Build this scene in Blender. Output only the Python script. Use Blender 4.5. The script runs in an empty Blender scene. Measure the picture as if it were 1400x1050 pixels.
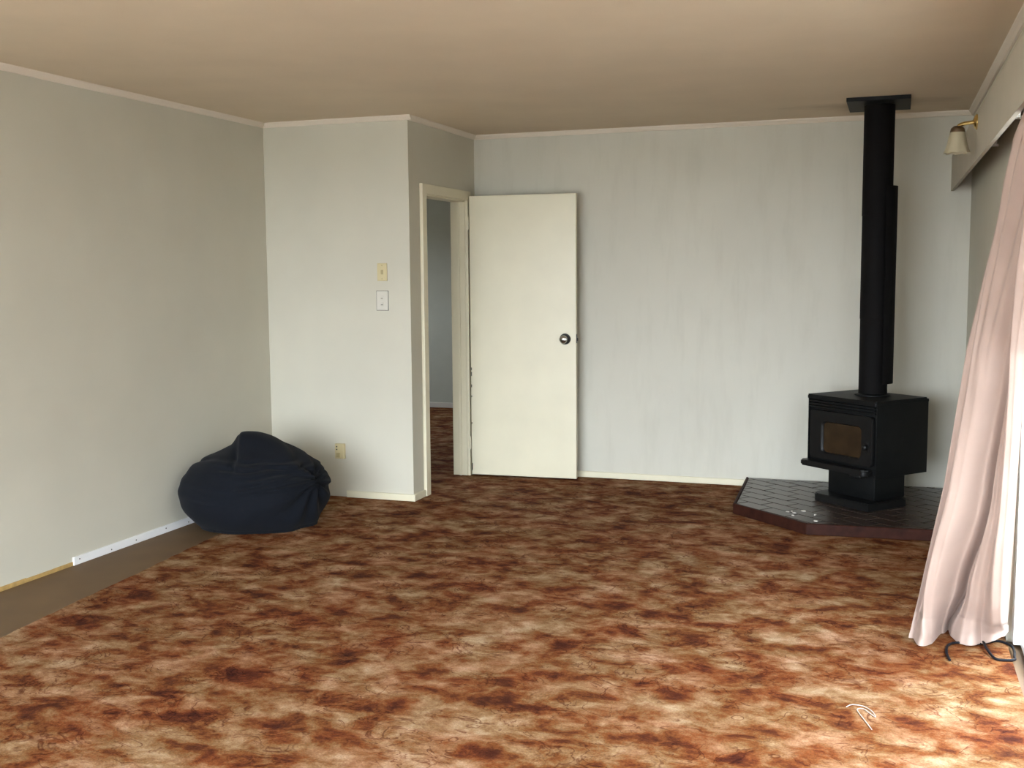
import bpy, bmesh, math, random
from mathutils import Vector, Matrix, noise
random.seed(7)
S = bpy.context.scene
COL = S.collection
PI = math.pi

# ------------------------------------------------------------------ camera
cd = bpy.data.cameras.new('camera'); cam = bpy.data.objects.new('camera', cd); COL.objects.link(cam)
yaw, pitch, roll, FPX = 0.336961616, 0.101192796, -0.00769423770, 1511.06
fw = Vector((-math.sin(yaw)*math.cos(pitch), math.cos(yaw)*math.cos(pitch), -math.sin(pitch)))
rt = Vector((math.cos(yaw), math.sin(yaw), 0)); up = rt.cross(fw)
r2 = math.cos(roll)*rt + math.sin(roll)*up; u2 = -math.sin(roll)*rt + math.cos(roll)*up
m = Matrix((r2, u2, -fw)).transposed().to_4x4(); m.translation = Vector((3.88748, -6.2976, 1.44062))
cam.matrix_world = m
cd.sensor_fit = 'HORIZONTAL'; cd.sensor_width = 36.0; cd.lens = FPX*36.0/1400.0; cd.clip_start = 0.05
S.camera = cam

# ------------------------------------------------------------------ light
SKY = 9.0
w = bpy.data.worlds.new('world'); S.world = w; w.use_nodes = True
nt = w.node_tree; nt.nodes.clear()
tc = nt.nodes.new('ShaderNodeTexCoord'); sx = nt.nodes.new('ShaderNodeSeparateXYZ')
cr = nt.nodes.new('ShaderNodeValToRGB'); bg = nt.nodes.new('ShaderNodeBackground'); ow = nt.nodes.new('ShaderNodeOutputWorld')
mp = nt.nodes.new('ShaderNodeMapRange'); mp.inputs[1].default_value = -1; mp.inputs[2].default_value = 1
nt.links.new(tc.outputs['Generated'], sx.inputs[0]); nt.links.new(sx.outputs['Z'], mp.inputs[0])
nt.links.new(mp.outputs[0], cr.inputs[0]); nt.links.new(cr.outputs[0], bg.inputs[0]); nt.links.new(bg.outputs[0], ow.inputs[0])
e = cr.color_ramp.elements
e[0].position = 0.49; e[0].color = (0.30, 0.30, 0.28, 1)
e[1].position = 0.50; e[1].color = (0.87, 0.95, 1.08, 1)
e2 = e.new(1.0); e2.color = (0.87, 0.95, 1.08, 1)
bg.inputs[1].default_value = SKY

def portal(name, loc, rot, sxx, syy):
    l = bpy.data.lights.new(name, 'AREA'); l.shape = 'RECTANGLE'; l.size = sxx; l.size_y = syy
    l.cycles.is_portal = True
    o = bpy.data.objects.new(name, l); COL.objects.link(o); o.location = loc; o.rotation_euler = rot; return o
# openings: glazed door on the right, window behind the camera, window of the far room
portal('door_portal', (4.50, -3.1, 0.98), (0, PI/2, 0), 2.0, 2.8)       # emits towards -x
portal('window_portal', (1.84, -6.76, 1.13), (PI/2, 0, 0), 3.6, 2.2)      # emits towards +y
portal('hall_portal', (-3.06, 3.0, 1.4), (0, -PI/2, 0), 0.9, 0.9)        # emits towards +x

S.view_settings.view_transform = 'Standard'; S.view_settings.look = 'None'
S.view_settings.exposure = 1.75; S.view_settings.gamma = 1.0; S.view_settings.use_curve_mapping = False

# ------------------------------------------------------------------ materials
def mat(name, col, rough=0.6, metal=0.0, spec=0.5, var=0.0, vscale=8.0, bump=0.0, bscale=200.0, bdist=0.002, coat=0.0):
    M = bpy.data.materials.new(name); M.use_nodes = True
    n = M.node_tree.nodes; L = M.node_tree.links; b = n['Principled BSDF']
    b.inputs['Base Color'].default_value = (*col, 1); b.inputs['Roughness'].default_value = rough
    b.inputs['Metallic'].default_value = metal; b.inputs['Specular IOR Level'].default_value = spec
    b.inputs['Coat Weight'].default_value = coat
    t = n.new('ShaderNodeTexCoord')
    if var:
        q = n.new('ShaderNodeTexNoise'); q.inputs['Scale'].default_value = vscale; q.inputs['Detail'].default_value = 5
        L.new(t.outputs['Object'], q.inputs['Vector'])
        r = n.new('ShaderNodeValToRGB'); L.new(q.outputs[0], r.inputs[0])
        r.color_ramp.elements[0].position = 0.3; r.color_ramp.elements[1].position = 0.7
        r.color_ramp.elements[0].color = (*[c*(1-var) for c in col], 1)
        r.color_ramp.elements[1].color = (*[min(1, c*(1+var)) for c in col], 1)
        L.new(r.outputs[0], b.inputs['Base Color'])
    if bump:
        q2 = n.new('ShaderNodeTexNoise'); q2.inputs['Scale'].default_value = bscale; q2.inputs['Detail'].default_value = 3
        L.new(t.outputs['Object'], q2.inputs['Vector'])
        bp = n.new('ShaderNodeBump'); bp.inputs['Strength'].default_value = bump; bp.inputs['Distance'].default_value = bdist
        L.new(q2.outputs[0], bp.inputs['Height']); L.new(bp.outputs[0], b.inputs['Normal'])
    return M

def node(M, kind, **kw):
    x = M.node_tree.nodes.new(kind)
    for k, v in kw.items():
        if k in x.inputs: x.inputs[k].default_value = v
        else: setattr(x, k, v)
    return x

M_wall = mat('painted_wallpaper', (0.55, 0.525, 0.43), 0.62, var=0.035, vscale=2.2, bump=0.25, bscale=160, bdist=0.001)
M_ceil = mat('ceiling_paint', (0.66, 0.55, 0.40), 0.8, var=0.03, vscale=3, bump=0.3, bscale=120, bdist=0.001)
M_cream = mat('cream_gloss_paint', (0.70, 0.65, 0.48), 0.35, var=0.03, vscale=4)
M_cornice = mat('cornice_paint', (0.72, 0.64, 0.53), 0.5)
M_pelmet = mat('shaded_pelmet_paint', (0.40, 0.37, 0.295), 0.6, var=0.04, vscale=4)  # darker than the wall paint: the pelmet's shade is put into its colour
M_white = mat('white_gloss_paint', (0.80, 0.80, 0.79), 0.35)
M_raw = mat('raw_wall_board', (0.42, 0.27, 0.09), 0.8, var=0.2, vscale=30)
M_board = mat('brown_hardboard', (0.115, 0.064, 0.024), 0.65, var=0.10, vscale=5, bump=0.2, bscale=300)
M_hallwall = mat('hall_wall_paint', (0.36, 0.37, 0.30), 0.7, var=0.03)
M_black = mat('black_stove_paint', (0.004, 0.0045, 0.0045), 0.5, spec=0.2, var=0.2, vscale=20, bump=0.15, bscale=400, bdist=0.0005)
M_flue = mat('black_flue_paint', (0.004, 0.0036, 0.0036), 0.75, spec=0.12, var=0.15, vscale=12)
M_iron = mat('black_cast_iron', (0.006, 0.006, 0.006), 0.42, spec=0.3, var=0.2, vscale=25)
M_dark = mat('dark_metal', (0.02, 0.018, 0.016), 0.4, metal=0.6)
M_chrome = mat('chrome', (0.34, 0.33, 0.31), 0.22, metal=1.0)
M_brass = mat('brass', (0.62, 0.46, 0.18), 0.25, metal=1.0)
M_shade = mat('frosted_shade_glass', (0.36, 0.32, 0.22), 0.35)
M_shadecap = mat('tarnished_brass', (0.10, 0.065, 0.035), 0.4, metal=0.7)
M_ivory = mat('aged_ivory_plastic', (0.56, 0.48, 0.27), 0.4)
M_ivory2 = mat('darker_ivory_plastic', (0.40, 0.33, 0.17), 0.4)
M_whplastic = mat('white_plastic', (0.60, 0.575, 0.50), 0.35)
M_grey = mat('grey_plastic', (0.22, 0.21, 0.18), 0.5)
M_cord = mat('black_rubber', (0.004, 0.004, 0.006), 0.6, spec=0.2)
M_thread = mat('white_thread', (0.42, 0.35, 0.30), 0.7)
M_flake = mat('pale_flake_surface', (0.62, 0.58, 0.52), 0.7, var=0.2, vscale=40)
M_grout = mat('dark_grout', (0.022, 0.018, 0.016), 0.8, var=0.2, vscale=60)
M_edge = mat('red_brown_edge', (0.032, 0.009, 0.005), 0.65, spec=0.15, var=0.35, vscale=18)
M_alu = mat('white_aluminium', (0.82, 0.83, 0.80), 0.35)
M_patio = mat('concrete_paving', (0.30, 0.29, 0.27), 0.85, var=0.12, vscale=2)
M_nail = mat('nail_hole', (0.03, 0.025, 0.02), 0.8)

# wall of the stove: faint smudges and a scuff (wear on the paint)
def scuffs(M):
    n = M.node_tree.nodes; L = M.node_tree.links; b = n['Principled BSDF']
    src = b.inputs['Base Color'].links[0].from_socket
    t = n.new('ShaderNodeTexCoord'); mpg = n.new('ShaderNodeMapping'); mpg.inputs['Scale'].default_value = (5, 1, 0.9)
    L.new(t.outputs['Object'], mpg.inputs[0])
    q = node(M, 'ShaderNodeTexNoise', Scale=2.4, Detail=4.0, Roughness=0.6); L.new(mpg.outputs[0], q.inputs['Vector'])
    r = n.new('ShaderNodeValToRGB'); L.new(q.outputs[0], r.inputs[0])
    r.color_ramp.elements[0].position = 0.28; r.color_ramp.elements[0].color = (0.80, 0.79, 0.76, 1)
    r.color_ramp.elements[1].position = 0.50; r.color_ramp.elements[1].color = (1, 1, 1, 1)
    mx = node(M, 'ShaderNodeMix', data_type='RGBA', blend_type='MULTIPLY'); mx.inputs[0].default_value = 0.28
    L.new(src, mx.inputs[6]); L.new(r.outputs[0], mx.inputs[7]); L.new(mx.outputs[2], b.inputs['Base Color'])
M_wallback = mat('smudged_wallpaper', (0.56, 0.54, 0.455), 0.60, var=0.03, vscale=2.2, bump=0.25, bscale=160, bdist=0.001); scuffs(M_wallback)

# ceiling: soot stain round the flue plate
def soot(M):
    n = M.node_tree.nodes; L = M.node_tree.links; b = n['Principled BSDF']
    src = b.inputs['Base Color'].links[0].from_socket
    t = n.new('ShaderNodeTexCoord'); mpg = n.new('ShaderNodeMapping')
    mpg.inputs['Location'].default_value = (-3.70, -0.66, -2.4); L.new(t.outputs['Object'], mpg.inputs[0])
    sc = n.new('ShaderNodeMapping'); sc.inputs['Scale'].default_value = (1.25, 2.3, 1); L.new(mpg.outputs[0], sc.inputs[0])
    q = node(M, 'ShaderNodeTexNoise', Scale=3.0, Detail=4.0); L.new(t.outputs['Object'], q.inputs['Vector'])
    ln = n.new('ShaderNodeVectorMath'); ln.operation = 'LENGTH'; L.new(sc.outputs[0], ln.inputs[0])
    ad = node(M, 'ShaderNodeMath', operation='MULTIPLY_ADD'); L.new(q.outputs[0], ad.inputs[0]); ad.inputs[1].default_value = 0.9
    L.new(ln.outputs['Value'], ad.inputs[2])
    r = n.new('ShaderNodeValToRGB'); L.new(ad.outputs[0], r.inputs[0])
    r.color_ramp.elements[0].position = 0.45; r.color_ramp.elements[0].color = (0.55, 0.50, 0.42, 1)
    r.color_ramp.elements[1].position = 1.0; r.color_ramp.elements[1].color = (1, 1, 1, 1)
    mx = node(M, 'ShaderNodeMix', data_type='RGBA', blend_type='MULTIPLY'); mx.inputs[0].default_value = 1.0
    L.new(src, mx.inputs[6]); L.new(r.outputs[0], mx.inputs[7]); L.new(mx.outputs[2], b.inputs['Base Color'])
soot(M_ceil)

def carpet_mat():
    M = bpy.data.materials.new('mottled_carpet'); M.use_nodes = True
    n = M.node_tree.nodes; L = M.node_tree.links; b = n['Principled BSDF']
    b.inputs['Roughness'].default_value = 0.95; b.inputs['Specular IOR Level'].default_value = 0.1
    b.inputs['Sheen Weight'].default_value = 0.0
    t = n.new('ShaderNodeTexCoord'); mpg = n.new('ShaderNodeMapping')
    mpg.inputs['Scale'].default_value = (0.80, 1.0, 1.0); mpg.inputs['Rotation'].default_value = (0, 0, 0.25)
    L.new(t.outputs['Object'], mpg.inputs[0]); V = mpg.outputs[0]
    a = node(M, 'ShaderNodeTexNoise', Scale=8.0, Detail=8.0, Roughness=0.66, Distortion=0.25); L.new(V, a.inputs['Vector'])
    big = node(M, 'ShaderNodeTexNoise', Scale=2.3, Detail=2.0); L.new(V, big.inputs['Vector'])
    ad = node(M, 'ShaderNodeMath', operation='MULTIPLY_ADD'); L.new(big.outputs[0], ad.inputs[0]); ad.inputs[1].default_value = 0.25
    L.new(a.outputs[0], ad.inputs[2])
    sb = node(M, 'ShaderNodeMath', operation='SUBTRACT'); L.new(ad.outputs[0], sb.inputs[0]); sb.inputs[1].default_value = 0.125
    r = n.new('ShaderNodeValToRGB'); L.new(sb.outputs[0], r.inputs[0]); el = r.color_ramp.elements
    el[0].position = 0.33; el[0].color = (0.045, 0.010, 0.004, 1)
    el[1].position = 0.72; el[1].color = (0.40, 0.285, 0.20, 1)
    for p, c in ((0.40, (0.090, 0.024, 0.008)), (0.455, (0.155, 0.052, 0.015)), (0.51, (0.185, 0.092, 0.040)), (0.59, (0.27, 0.160, 0.092))):
        k = el.new(p); k.color = (*c, 1)
    # second pattern layer: rosy patches
    pk = node(M, 'ShaderNodeTexNoise', Scale=3.9, Detail=4.0, Distortion=0.8); 
    mp2 = n.new('ShaderNodeMapping'); mp2.inputs['Location'].default_value = (7.3, 2.1, 0); L.new(V, mp2.inputs[0]); L.new(mp2.outputs[0], pk.inputs['Vector'])
    rp = n.new('ShaderNodeValToRGB'); L.new(pk.outputs[0], rp.inputs[0])
    rp.color_ramp.elements[0].position = 0.42; rp.color_ramp.elements[0].color = (0.98, 1.0, 0.88, 1)
    rp.color_ramp.elements[1].position = 0.60; rp.color_ramp.elements[1].color = (1.05, 0.90, 0.80, 1)
    mx = node(M, 'ShaderNodeMix', data_type='RGBA', blend_type='MULTIPLY'); mx.inputs[0].default_value = 1.0
    L.new(r.outputs[0], mx.inputs[6]); L.new(rp.outputs[0], mx.inputs[7])
    # thin dark vein lines
    v = node(M, 'ShaderNodeTexNoise', Scale=8.0, Detail=3.0, Distortion=1.6); mp3 = n.new('ShaderNodeMapping')
    mp3.inputs['Location'].default_value = (3.1, 9.4, 0); L.new(V, mp3.inputs[0]); L.new(mp3.outputs[0], v.inputs['Vector'])
    s1 = node(M, 'ShaderNodeMath', operation='SUBTRACT'); L.new(v.outputs[0], s1.inputs[0]); s1.inputs[1].default_value = 0.47
    s2 = node(M, 'ShaderNodeMath', operation='ABSOLUTE'); L.new(s1.outputs[0], s2.inputs[0])
    rv = n.new('ShaderNodeValToRGB'); L.new(s2.outputs[0], rv.inputs[0])
    rv.color_ramp.elements[0].position = 0.0; rv.color_ramp.elements[0].color = (0.45, 0.29, 0.22, 1)
    rv.color_ramp.elements[1].position = 0.030; rv.color_ramp.elements[1].color = (1, 1, 1, 1)
    msk = node(M, 'ShaderNodeTexNoise', Scale=5.0, Detail=3.0); mp4 = n.new('ShaderNodeMapping')
    mp4.inputs['Location'].default_value = (1.7, 4.4, 3); L.new(V, mp4.inputs[0]); L.new(mp4.outputs[0], msk.inputs['Vector'])
    rm = n.new('ShaderNodeValToRGB'); L.new(msk.outputs[0], rm.inputs[0])
    rm.color_ramp.elements[0].position = 0.42; rm.color_ramp.elements[1].position = 0.54
    mv = node(M, 'ShaderNodeMix', data_type='RGBA', blend_type='MULTIPLY'); L.new(rm.outputs[0], mv.inputs[0])
    L.new(mx.outputs[2], mv.inputs[6]); L.new(rv.outputs[0], mv.inputs[7])
    # fibre grain
    f = node(M, 'ShaderNodeTexNoise', Scale=150.0, Detail=3.0, Roughness=0.7); L.new(t.outputs['Object'], f.inputs['Vector'])
    rf = n.new('ShaderNodeValToRGB'); L.new(f.outputs[0], rf.inputs[0])
    rf.color_ramp.elements[0].position = 0.3; rf.color_ramp.elements[0].color = (0.70, 0.68, 0.66, 1)
    rf.color_ramp.elements[1].position = 0.7; rf.color_ramp.elements[1].color = (1.2, 1.2, 1.2, 1)
    mf = node(M, 'ShaderNodeMix', data_type='RGBA', blend_type='MULTIPLY'); mf.inputs[0].default_value = 1.0
    L.new(mv.outputs[2], mf.inputs[6]); L.new(rf.outputs[0], mf.inputs[7]); L.new(mf.outputs[2], b.inputs['Base Color'])
    f2 = node(M, 'ShaderNodeTexNoise', Scale=60.0, Detail=5.0, Roughness=0.7); L.new(t.outputs['Object'], f2.inputs['Vector'])
    bp = n.new('ShaderNodeBump'); bp.inputs['Strength'].default_value = 0.7; bp.inputs['Distance'].default_value = 0.008
    L.new(f2.outputs[0], bp.inputs['Height']); L.new(bp.outputs[0], b.inputs['Normal'])
    return M
M_carpet = carpet_mat()

def tile_mat():
    M = mat('glazed_quarry_tile', (0.040, 0.028, 0.023), 0.30, var=0.35, vscale=9, bump=0.15, bscale=70, bdist=0.001)
    return M
M_tile = tile_mat()

def cloth_mat(name, col, rough, sheen, wscale, transl=0.0):
    M = mat(name, col, rough, var=0.06, vscale=6, bump=0.25, bscale=wscale, bdist=0.0012)
    n = M.node_tree.nodes; L = M.node_tree.links; b = n['Principled BSDF']; b.inputs['Sheen Weight'].default_value = sheen
    if transl:
        tr = n.new('ShaderNodeBsdfTranslucent'); tr.inputs[0].default_value = (*col, 1)
        mx = n.new('ShaderNodeMixShader'); mx.inputs[0].default_value = transl
        o = n['Material Output']; L.new(b.outputs[0], mx.inputs[1]); L.new(tr.outputs[0], mx.inputs[2]); L.new(mx.outputs[0], o.inputs[0])
    return M
M_bag = cloth_mat('navy_corduroy', (0.0034, 0.0046, 0.0075), 0.95, 0.02, 120)
M_bag.node_tree.nodes['Principled BSDF'].inputs['Specular IOR Level'].default_value = 0.2
M_curtain = cloth_mat('dusty_pink_satin', (0.41, 0.305, 0.255), 0.5, 0.05, 260, 0.08)

def glass_mat(name, tint=(0.97, 0.98, 0.97), refl=0.08):
    M = bpy.data.materials.new(name); M.use_nodes = True; n = M.node_tree.nodes; L = M.node_tree.links; n.clear()
    o = n.new('ShaderNodeOutputMaterial'); t = n.new('ShaderNodeBsdfTransparent'); g = n.new('ShaderNodeBsdfGlossy')
    t.inputs[0].default_value = (*tint, 1); g.inputs['Roughness'].default_value = 0.02
    mx = n.new('ShaderNodeMixShader'); mx.inputs[0].default_value = refl
    L.new(t.outputs[0], mx.inputs[1]); L.new(g.outputs[0], mx.inputs[2]); L.new(mx.outputs[0], o.inputs[0]); return M
M_glass = glass_mat('window_glass')
M_sooty = mat('sooty_stove_glass', (0.030, 0.018, 0.009), 0.25, spec=0.3, var=0.35, vscale=9)

# ------------------------------------------------------------------ mesh helpers
def add_box(bm, lo, hi, bevel=0.0, seg=2):
    lo = Vector(lo); hi = Vector(hi)
    r = bmesh.ops.create_cube(bm, size=1.0); vs = r['verts']
    for v in vs:
        v.co = Vector((lo[i] + (v.co[i] + 0.5)*(hi[i]-lo[i]) for i in range(3)))
    if bevel:
        es = list({e for v in vs for e in v.link_edges})
        bmesh.ops.bevel(bm, geom=es, offset=bevel, segments=seg, affect='EDGES', profile=0.5, clamp_overlap=True)
    return vs

def box_bm(lo, hi, bevel=0.0, seg=2):
    bm = bmesh.new(); add_box(bm, lo, hi, bevel, seg); return bm

def add_prism(bm, pts, z0, z1):
    bot = [bm.verts.new((x, y, z0)) for x, y in pts]; top = [bm.verts.new((x, y, z1)) for x, y in pts]
    bm.faces.new(top); bm.faces.new(list(reversed(bot)))
    n = len(pts)
    for i in range(n):
        bm.faces.new((bot[i], bot[(i+1) % n], top[(i+1) % n], top[i]))

def add_lathe(bm, prof, seg=32, M=None):
    rings = []
    for r, z in prof:
        if r < 1e-6:
            rings.append([bm.verts.new((0, 0, z))])
        else:
            rings.append([bm.verts.new((r*math.cos(2*PI*k/seg), r*math.sin(2*PI*k/seg), z)) for k in range(seg)])
    for A, B in zip(rings, rings[1:]):
        for k in range(seg):
            k2 = (k+1) % seg
            f = [A[k % len(A)], A[k2 % len(A)], B[k2 % len(B)], B[k % len(B)]]
            f2 = []
            for v in f:
                if v not in f2: f2.append(v)
            if len(f2) > 2: bm.faces.new(f2)
    if M is not None:
        for ring in rings:
            for v in ring: v.co = M @ v.co

def add_tube(bm, pts, rad, seg=10):
    P = [Vector(p) for p in pts]; rings = []
    for i, p in enumerate(P):
        d = (P[min(i+1, len(P)-1)] - P[max(i-1, 0)]).normalized()
        a = d.cross(Vector((0, 0, 1)))
        if a.length < 1e-4: a = Vector((1, 0, 0))
        a.normalize(); b = a.cross(d)
        rings.append([bm.verts.new(p + rad*(math.cos(2*PI*k/seg)*a + math.sin(2*PI*k/seg)*b)) for k in range(seg)])
    for A, B in zip(rings, rings[1:]):
        for k in range(seg):
            bm.faces.new((A[k], A[(k+1) % seg], B[(k+1) % seg], B[k]))
    bm.faces.new(list(reversed(rings[0]))); bm.faces.new(rings[-1])

def smooth_path(pts, n=8):
    P = [Vector(p) for p in pts]; P = [2*P[0]-P[1]] + P + [2*P[-1]-P[-2]]; out = []
    for i in range(1, len(P)-2):
        for k in range(n):
            t = k/n
            a, b, c, d = P[i-1], P[i], P[i+1], P[i+2]
            out.append(0.5*((2*b) + (c-a)*t + (2*a-5*b+4*c-d)*t*t + (3*b-a-3*c+d)*t**3))
    out.append(P[-2]); return out

def obj(name, bm, material, parent=None, smooth=False, mats=None):
    bmesh.ops.recalc_face_normals(bm, faces=bm.faces[:])
    me = bpy.data.meshes.new(name); bm.to_mesh(me); bm.free()
    for mm in (mats or [material]): me.materials.append(mm)
    if smooth:
        for p in me.polygons: p.use_smooth = True
        try: me.set_sharp_from_angle(angle=math.radians(40))
        except Exception: pass
    o = bpy.data.objects.new(name, me); COL.objects.link(o)
    if parent: o.parent = parent
    return o

def thing(name, label, cat, loc=(0, 0, 0), rotz=0.0, group=None, kind=None):
    o = bpy.data.objects.new(name, None); COL.objects.link(o); o.empty_display_size = 0.1
    o.location = loc; o.rotation_euler = (0, 0, rotz); tag(o, label, cat, group, kind); return o

def tag(o, label, cat, group=None, kind=None):
    o['label'] = label; o['category'] = cat
    if group: o['group'] = group
    if kind: o['kind'] = kind
    return o

def struct(name, bm, m, label, cat, parent=None):
    o = obj(name, bm, m, parent); return tag(o, label, cat, kind='structure')

# ------------------------------------------------------------------ room shell
XA, YB, XR, H = 1.01666, 1.1223, 4.2873, 2.4
ROT = 0.010
def rx(y): return XR + ROT*(YB - y)          # inner face of the right wall at depth y

struct('floor', box_bm((-3.1, -6.7, -0.11), (4.75, 4.75, -0.012)), M_board, 'bare brown hardboard floor showing in a strip along the left wall', 'floor')
struct('ceiling', box_bm((-3.1, -6.7, H), (4.75, 4.75, H+0.1)), M_ceil, 'flat off white ceiling with soot marks near the flue plate', 'ceiling')
struct('wall_left', box_bm((-0.1, -6.7, -0.012), (0, 0.1, H)), M_wall, 'plain long off white wall on the left, beside the bean bag', 'wall')
struct('wall_back_left', box_bm((0, 0, -0.012), (XA, 0.1, H)), M_wall, 'short off white wall with the two switch plates, left of the doorway', 'wall')
bm = bmesh.new(); D0, D1, DH = 0.222, 0.945, 1.945
add_box(bm, (XA-0.1, 0.1, -0.012), (XA, D0, H)); add_box(bm, (XA-0.1, D1, -0.012), (XA, 4.7, H)); add_box(bm, (XA-0.1, D0, DH), (XA, D1, H))
struct('wall_return', bm, M_wall, 'shaded return wall holding the doorway', 'wall')
struct('wall_back', box_bm((XA, YB, -0.012), (4.6, YB+0.1, H)), M_wallback, 'smudged off white back wall behind the open door and wood stove', 'wall')
def right_prism(y0, y1, z0, z1, t=0.12):
    bm = bmesh.new(); add_prism(bm, [(rx(y0), y0), (rx(y0)+t, y0), (rx(y1)+t, y1), (rx(y1), y1)], z0, z1); return bm
O0, O1, OH = -4.5, -1.70, 1.98
bm = right_prism(O1, YB, -0.012, H); b2 = right_prism(O0, O1, OH, H); b3 = right_prism(-6.7, O0, -0.012, H)
for bb in (b2, b3):
    tmp = bpy.data.meshes.new('t'); bb.to_mesh(tmp); bb.free(); bm.from_mesh(tmp); bpy.data.meshes.remove(tmp)
struct('wall_right', bm, M_wall, 'off white right wall behind the curtain and pelmet', 'wall')
bm = bmesh.new()
W0, W1, WZ0, WZ1 = 0.08, 3.60, 0.06, 2.20
add_box(bm, (-0.1, -6.8, -0.012), (W0, -6.7, H)); add_box(bm, (W1, -6.8, -0.012), (4.7, -6.7, H))
add_box(bm, (W0, -6.8, -0.012), (W1, -6.7, WZ0)); add_box(bm, (W0, -6.8, WZ1), (W1, -6.7, H))
struct('wall_front', bm, M_wall, 'off white wall with a wide window behind the viewer', 'wall')
# the far room seen through the doorway
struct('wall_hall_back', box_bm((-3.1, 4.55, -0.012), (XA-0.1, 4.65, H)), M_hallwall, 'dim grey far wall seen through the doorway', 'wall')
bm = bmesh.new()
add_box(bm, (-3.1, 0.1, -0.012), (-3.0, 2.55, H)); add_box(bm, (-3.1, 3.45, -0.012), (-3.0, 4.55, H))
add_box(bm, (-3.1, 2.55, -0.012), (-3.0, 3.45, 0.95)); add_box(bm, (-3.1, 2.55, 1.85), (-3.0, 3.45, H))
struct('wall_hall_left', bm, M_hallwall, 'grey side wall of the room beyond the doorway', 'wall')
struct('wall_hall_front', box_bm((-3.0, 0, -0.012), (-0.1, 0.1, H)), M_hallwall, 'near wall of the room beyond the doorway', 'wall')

# cornices: small scotia mouldings, each run a mesh
def scotia(a, b, nrm, z=H, s=0.030):
    a = Vector((*a, 0)); b = Vector((*b, 0)); n = Vector((*nrm, 0)).normalized(); bm = bmesh.new()
    prof = [(0, 0), (s*0.9, 0), (s*0.85, -s*0.25), (s*0.5, -s*0.6), (s*0.3, -s*0.95), (0, -s)]
    A = [bm.verts.new(a + n*p + Vector((0, 0, z+q))) for p, q in prof]; B = [bm.verts.new(b + n*p + Vector((0, 0, z+q))) for p, q in prof]
    k = len(prof)
    for i in range(k): bm.faces.new((A[i], A[(i+1) % k], B[(i+1) % k], B[i]))
    bm.faces.new(A); bm.faces.new(list(reversed(B))); return bm
cs = 0.03
for i, (a, b, n, lab) in enumerate([
    ((0, -6.7), (0, 0), (1, 0), 'cream cornice strip along the top of the left wall'),
    ((0, 0), (XA+cs*.9, 0), (0, -1), 'cream cornice strip above the light switches'),
    ((XA, 0), (XA, YB), (1, 0), 'cream cornice strip above the doorway'),
    ((XA, YB), (XR, YB), (0, -1), 'cream cornice strip along the top of the back wall'),
    ((rx(YB), YB), (rx(-6.7), -6.7), (-1, 0), 'cornice strip above the pelmet on the right wall')]):
    struct('trim_%d' % (i+1), scotia(a, b, n, s=0.030 if i < 4 else 0.034), M_cornice, lab, 'cornice')

# skirting boards
struct('baseboard_back', box_bm((XA+0.001, YB-0.016, 0), (2.945, YB, 0.042), 0.004), M_cream, 'low cream skirting board between open door and hearth', 'skirting')
bm = bmesh.new(); add_box(bm, (0.548, -0.016, 0), (XA+0.016, 0, 0.043), 0.003); add_box(bm, (XA, 0.0, 0), (XA+0.016, 0.165, 0.043), 0.003)
struct('baseboard_back_left', bm, M_cream, 'low cream skirting board under the switches, wrapping the outer corner', 'skirting')
bl = struct('baseboard_left', box_bm((0, -1.90, -0.012), (0.010, -0.02, 0.030), 0.002), M_white, 'thin white skirting strip with nail holes beside the bean bag', 'skirting')
for y in (-1.86, -1.62, -1.42, -1.16, -0.95):
    bm = bmesh.new(); bmesh.ops.create_cone(bm, cap_ends=True, segments=8, radius1=0.0035, radius2=0.0035, depth=0.003)
    bmesh.ops.transform(bm, matrix=Matrix.Translation((0.0105, y, 0.009+0.006*math.sin(y*9))) @ Matrix.Rotation(PI/2, 4, 'Y'), verts=bm.verts[:])
    obj('nail', bm, M_nail, bl)
# ragged raw edge of the wall lining where the strip is missing
bm = bmesh.new(); y = -1.90
while y > -3.4:
    y2 = y - random.uniform(0.10, 0.22); h = random.uniform(0.006, 0.016) if y > -2.6 else 0.004
    add_box(bm, (0, y2, -0.012), (0.004, y, h)); y = y2
struct('trim_6', bm, M_raw, 'raw yellow brown wall edge left bare where skirting is missing', 'trim')
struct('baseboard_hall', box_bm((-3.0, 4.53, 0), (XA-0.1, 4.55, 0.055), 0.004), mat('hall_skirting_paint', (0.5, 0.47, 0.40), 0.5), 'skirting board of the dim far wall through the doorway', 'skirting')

# door frame
fr = thing('trim_7', 'cream timber frame around the open doorway', 'door frame', (XA, 0.58, 0), kind='structure')
def fpart(name, lo, hi, bev=0.003):
    o = obj(name, box_bm([lo[0]-XA, lo[1]-0.58, lo[2]], [hi[0]-XA, hi[1]-0.58, hi[2]], bev), M_cream, fr); return o
fpart('jamb', (XA-0.108, D0, 0), (XA+0.004, D0+0.014, DH))
fpart('jamb', (XA-0.108, D1-0.018, 0), (XA, D1, DH))
fpart('head_jamb', (XA-0.108, D0+0.014, DH-0.018), (XA+0.004, D1-0.018, DH))
fpart('architrave', (XA, D0-0.062, 0), (XA+0.022, D0+0.004, DH+0.055))
fpart('architrave', (XA+0.0005, D1-0.016, 0), (XA+0.021, D1+0.05, DH+0.055))
fpart('head_architrave', (XA, D0+0.004, DH-0.008), (XA+0.020, D1-0.006, DH+0.055))
fpart('door_stop', (XA-0.060, D0+0.014, 0), (XA-0.040, D0+0.024, DH-0.018), 0.002)
fpart('door_stop', (XA-0.060, D1-0.028, 0), (XA-0.040, D1-0.018, DH-0.018), 0.002)

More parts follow.
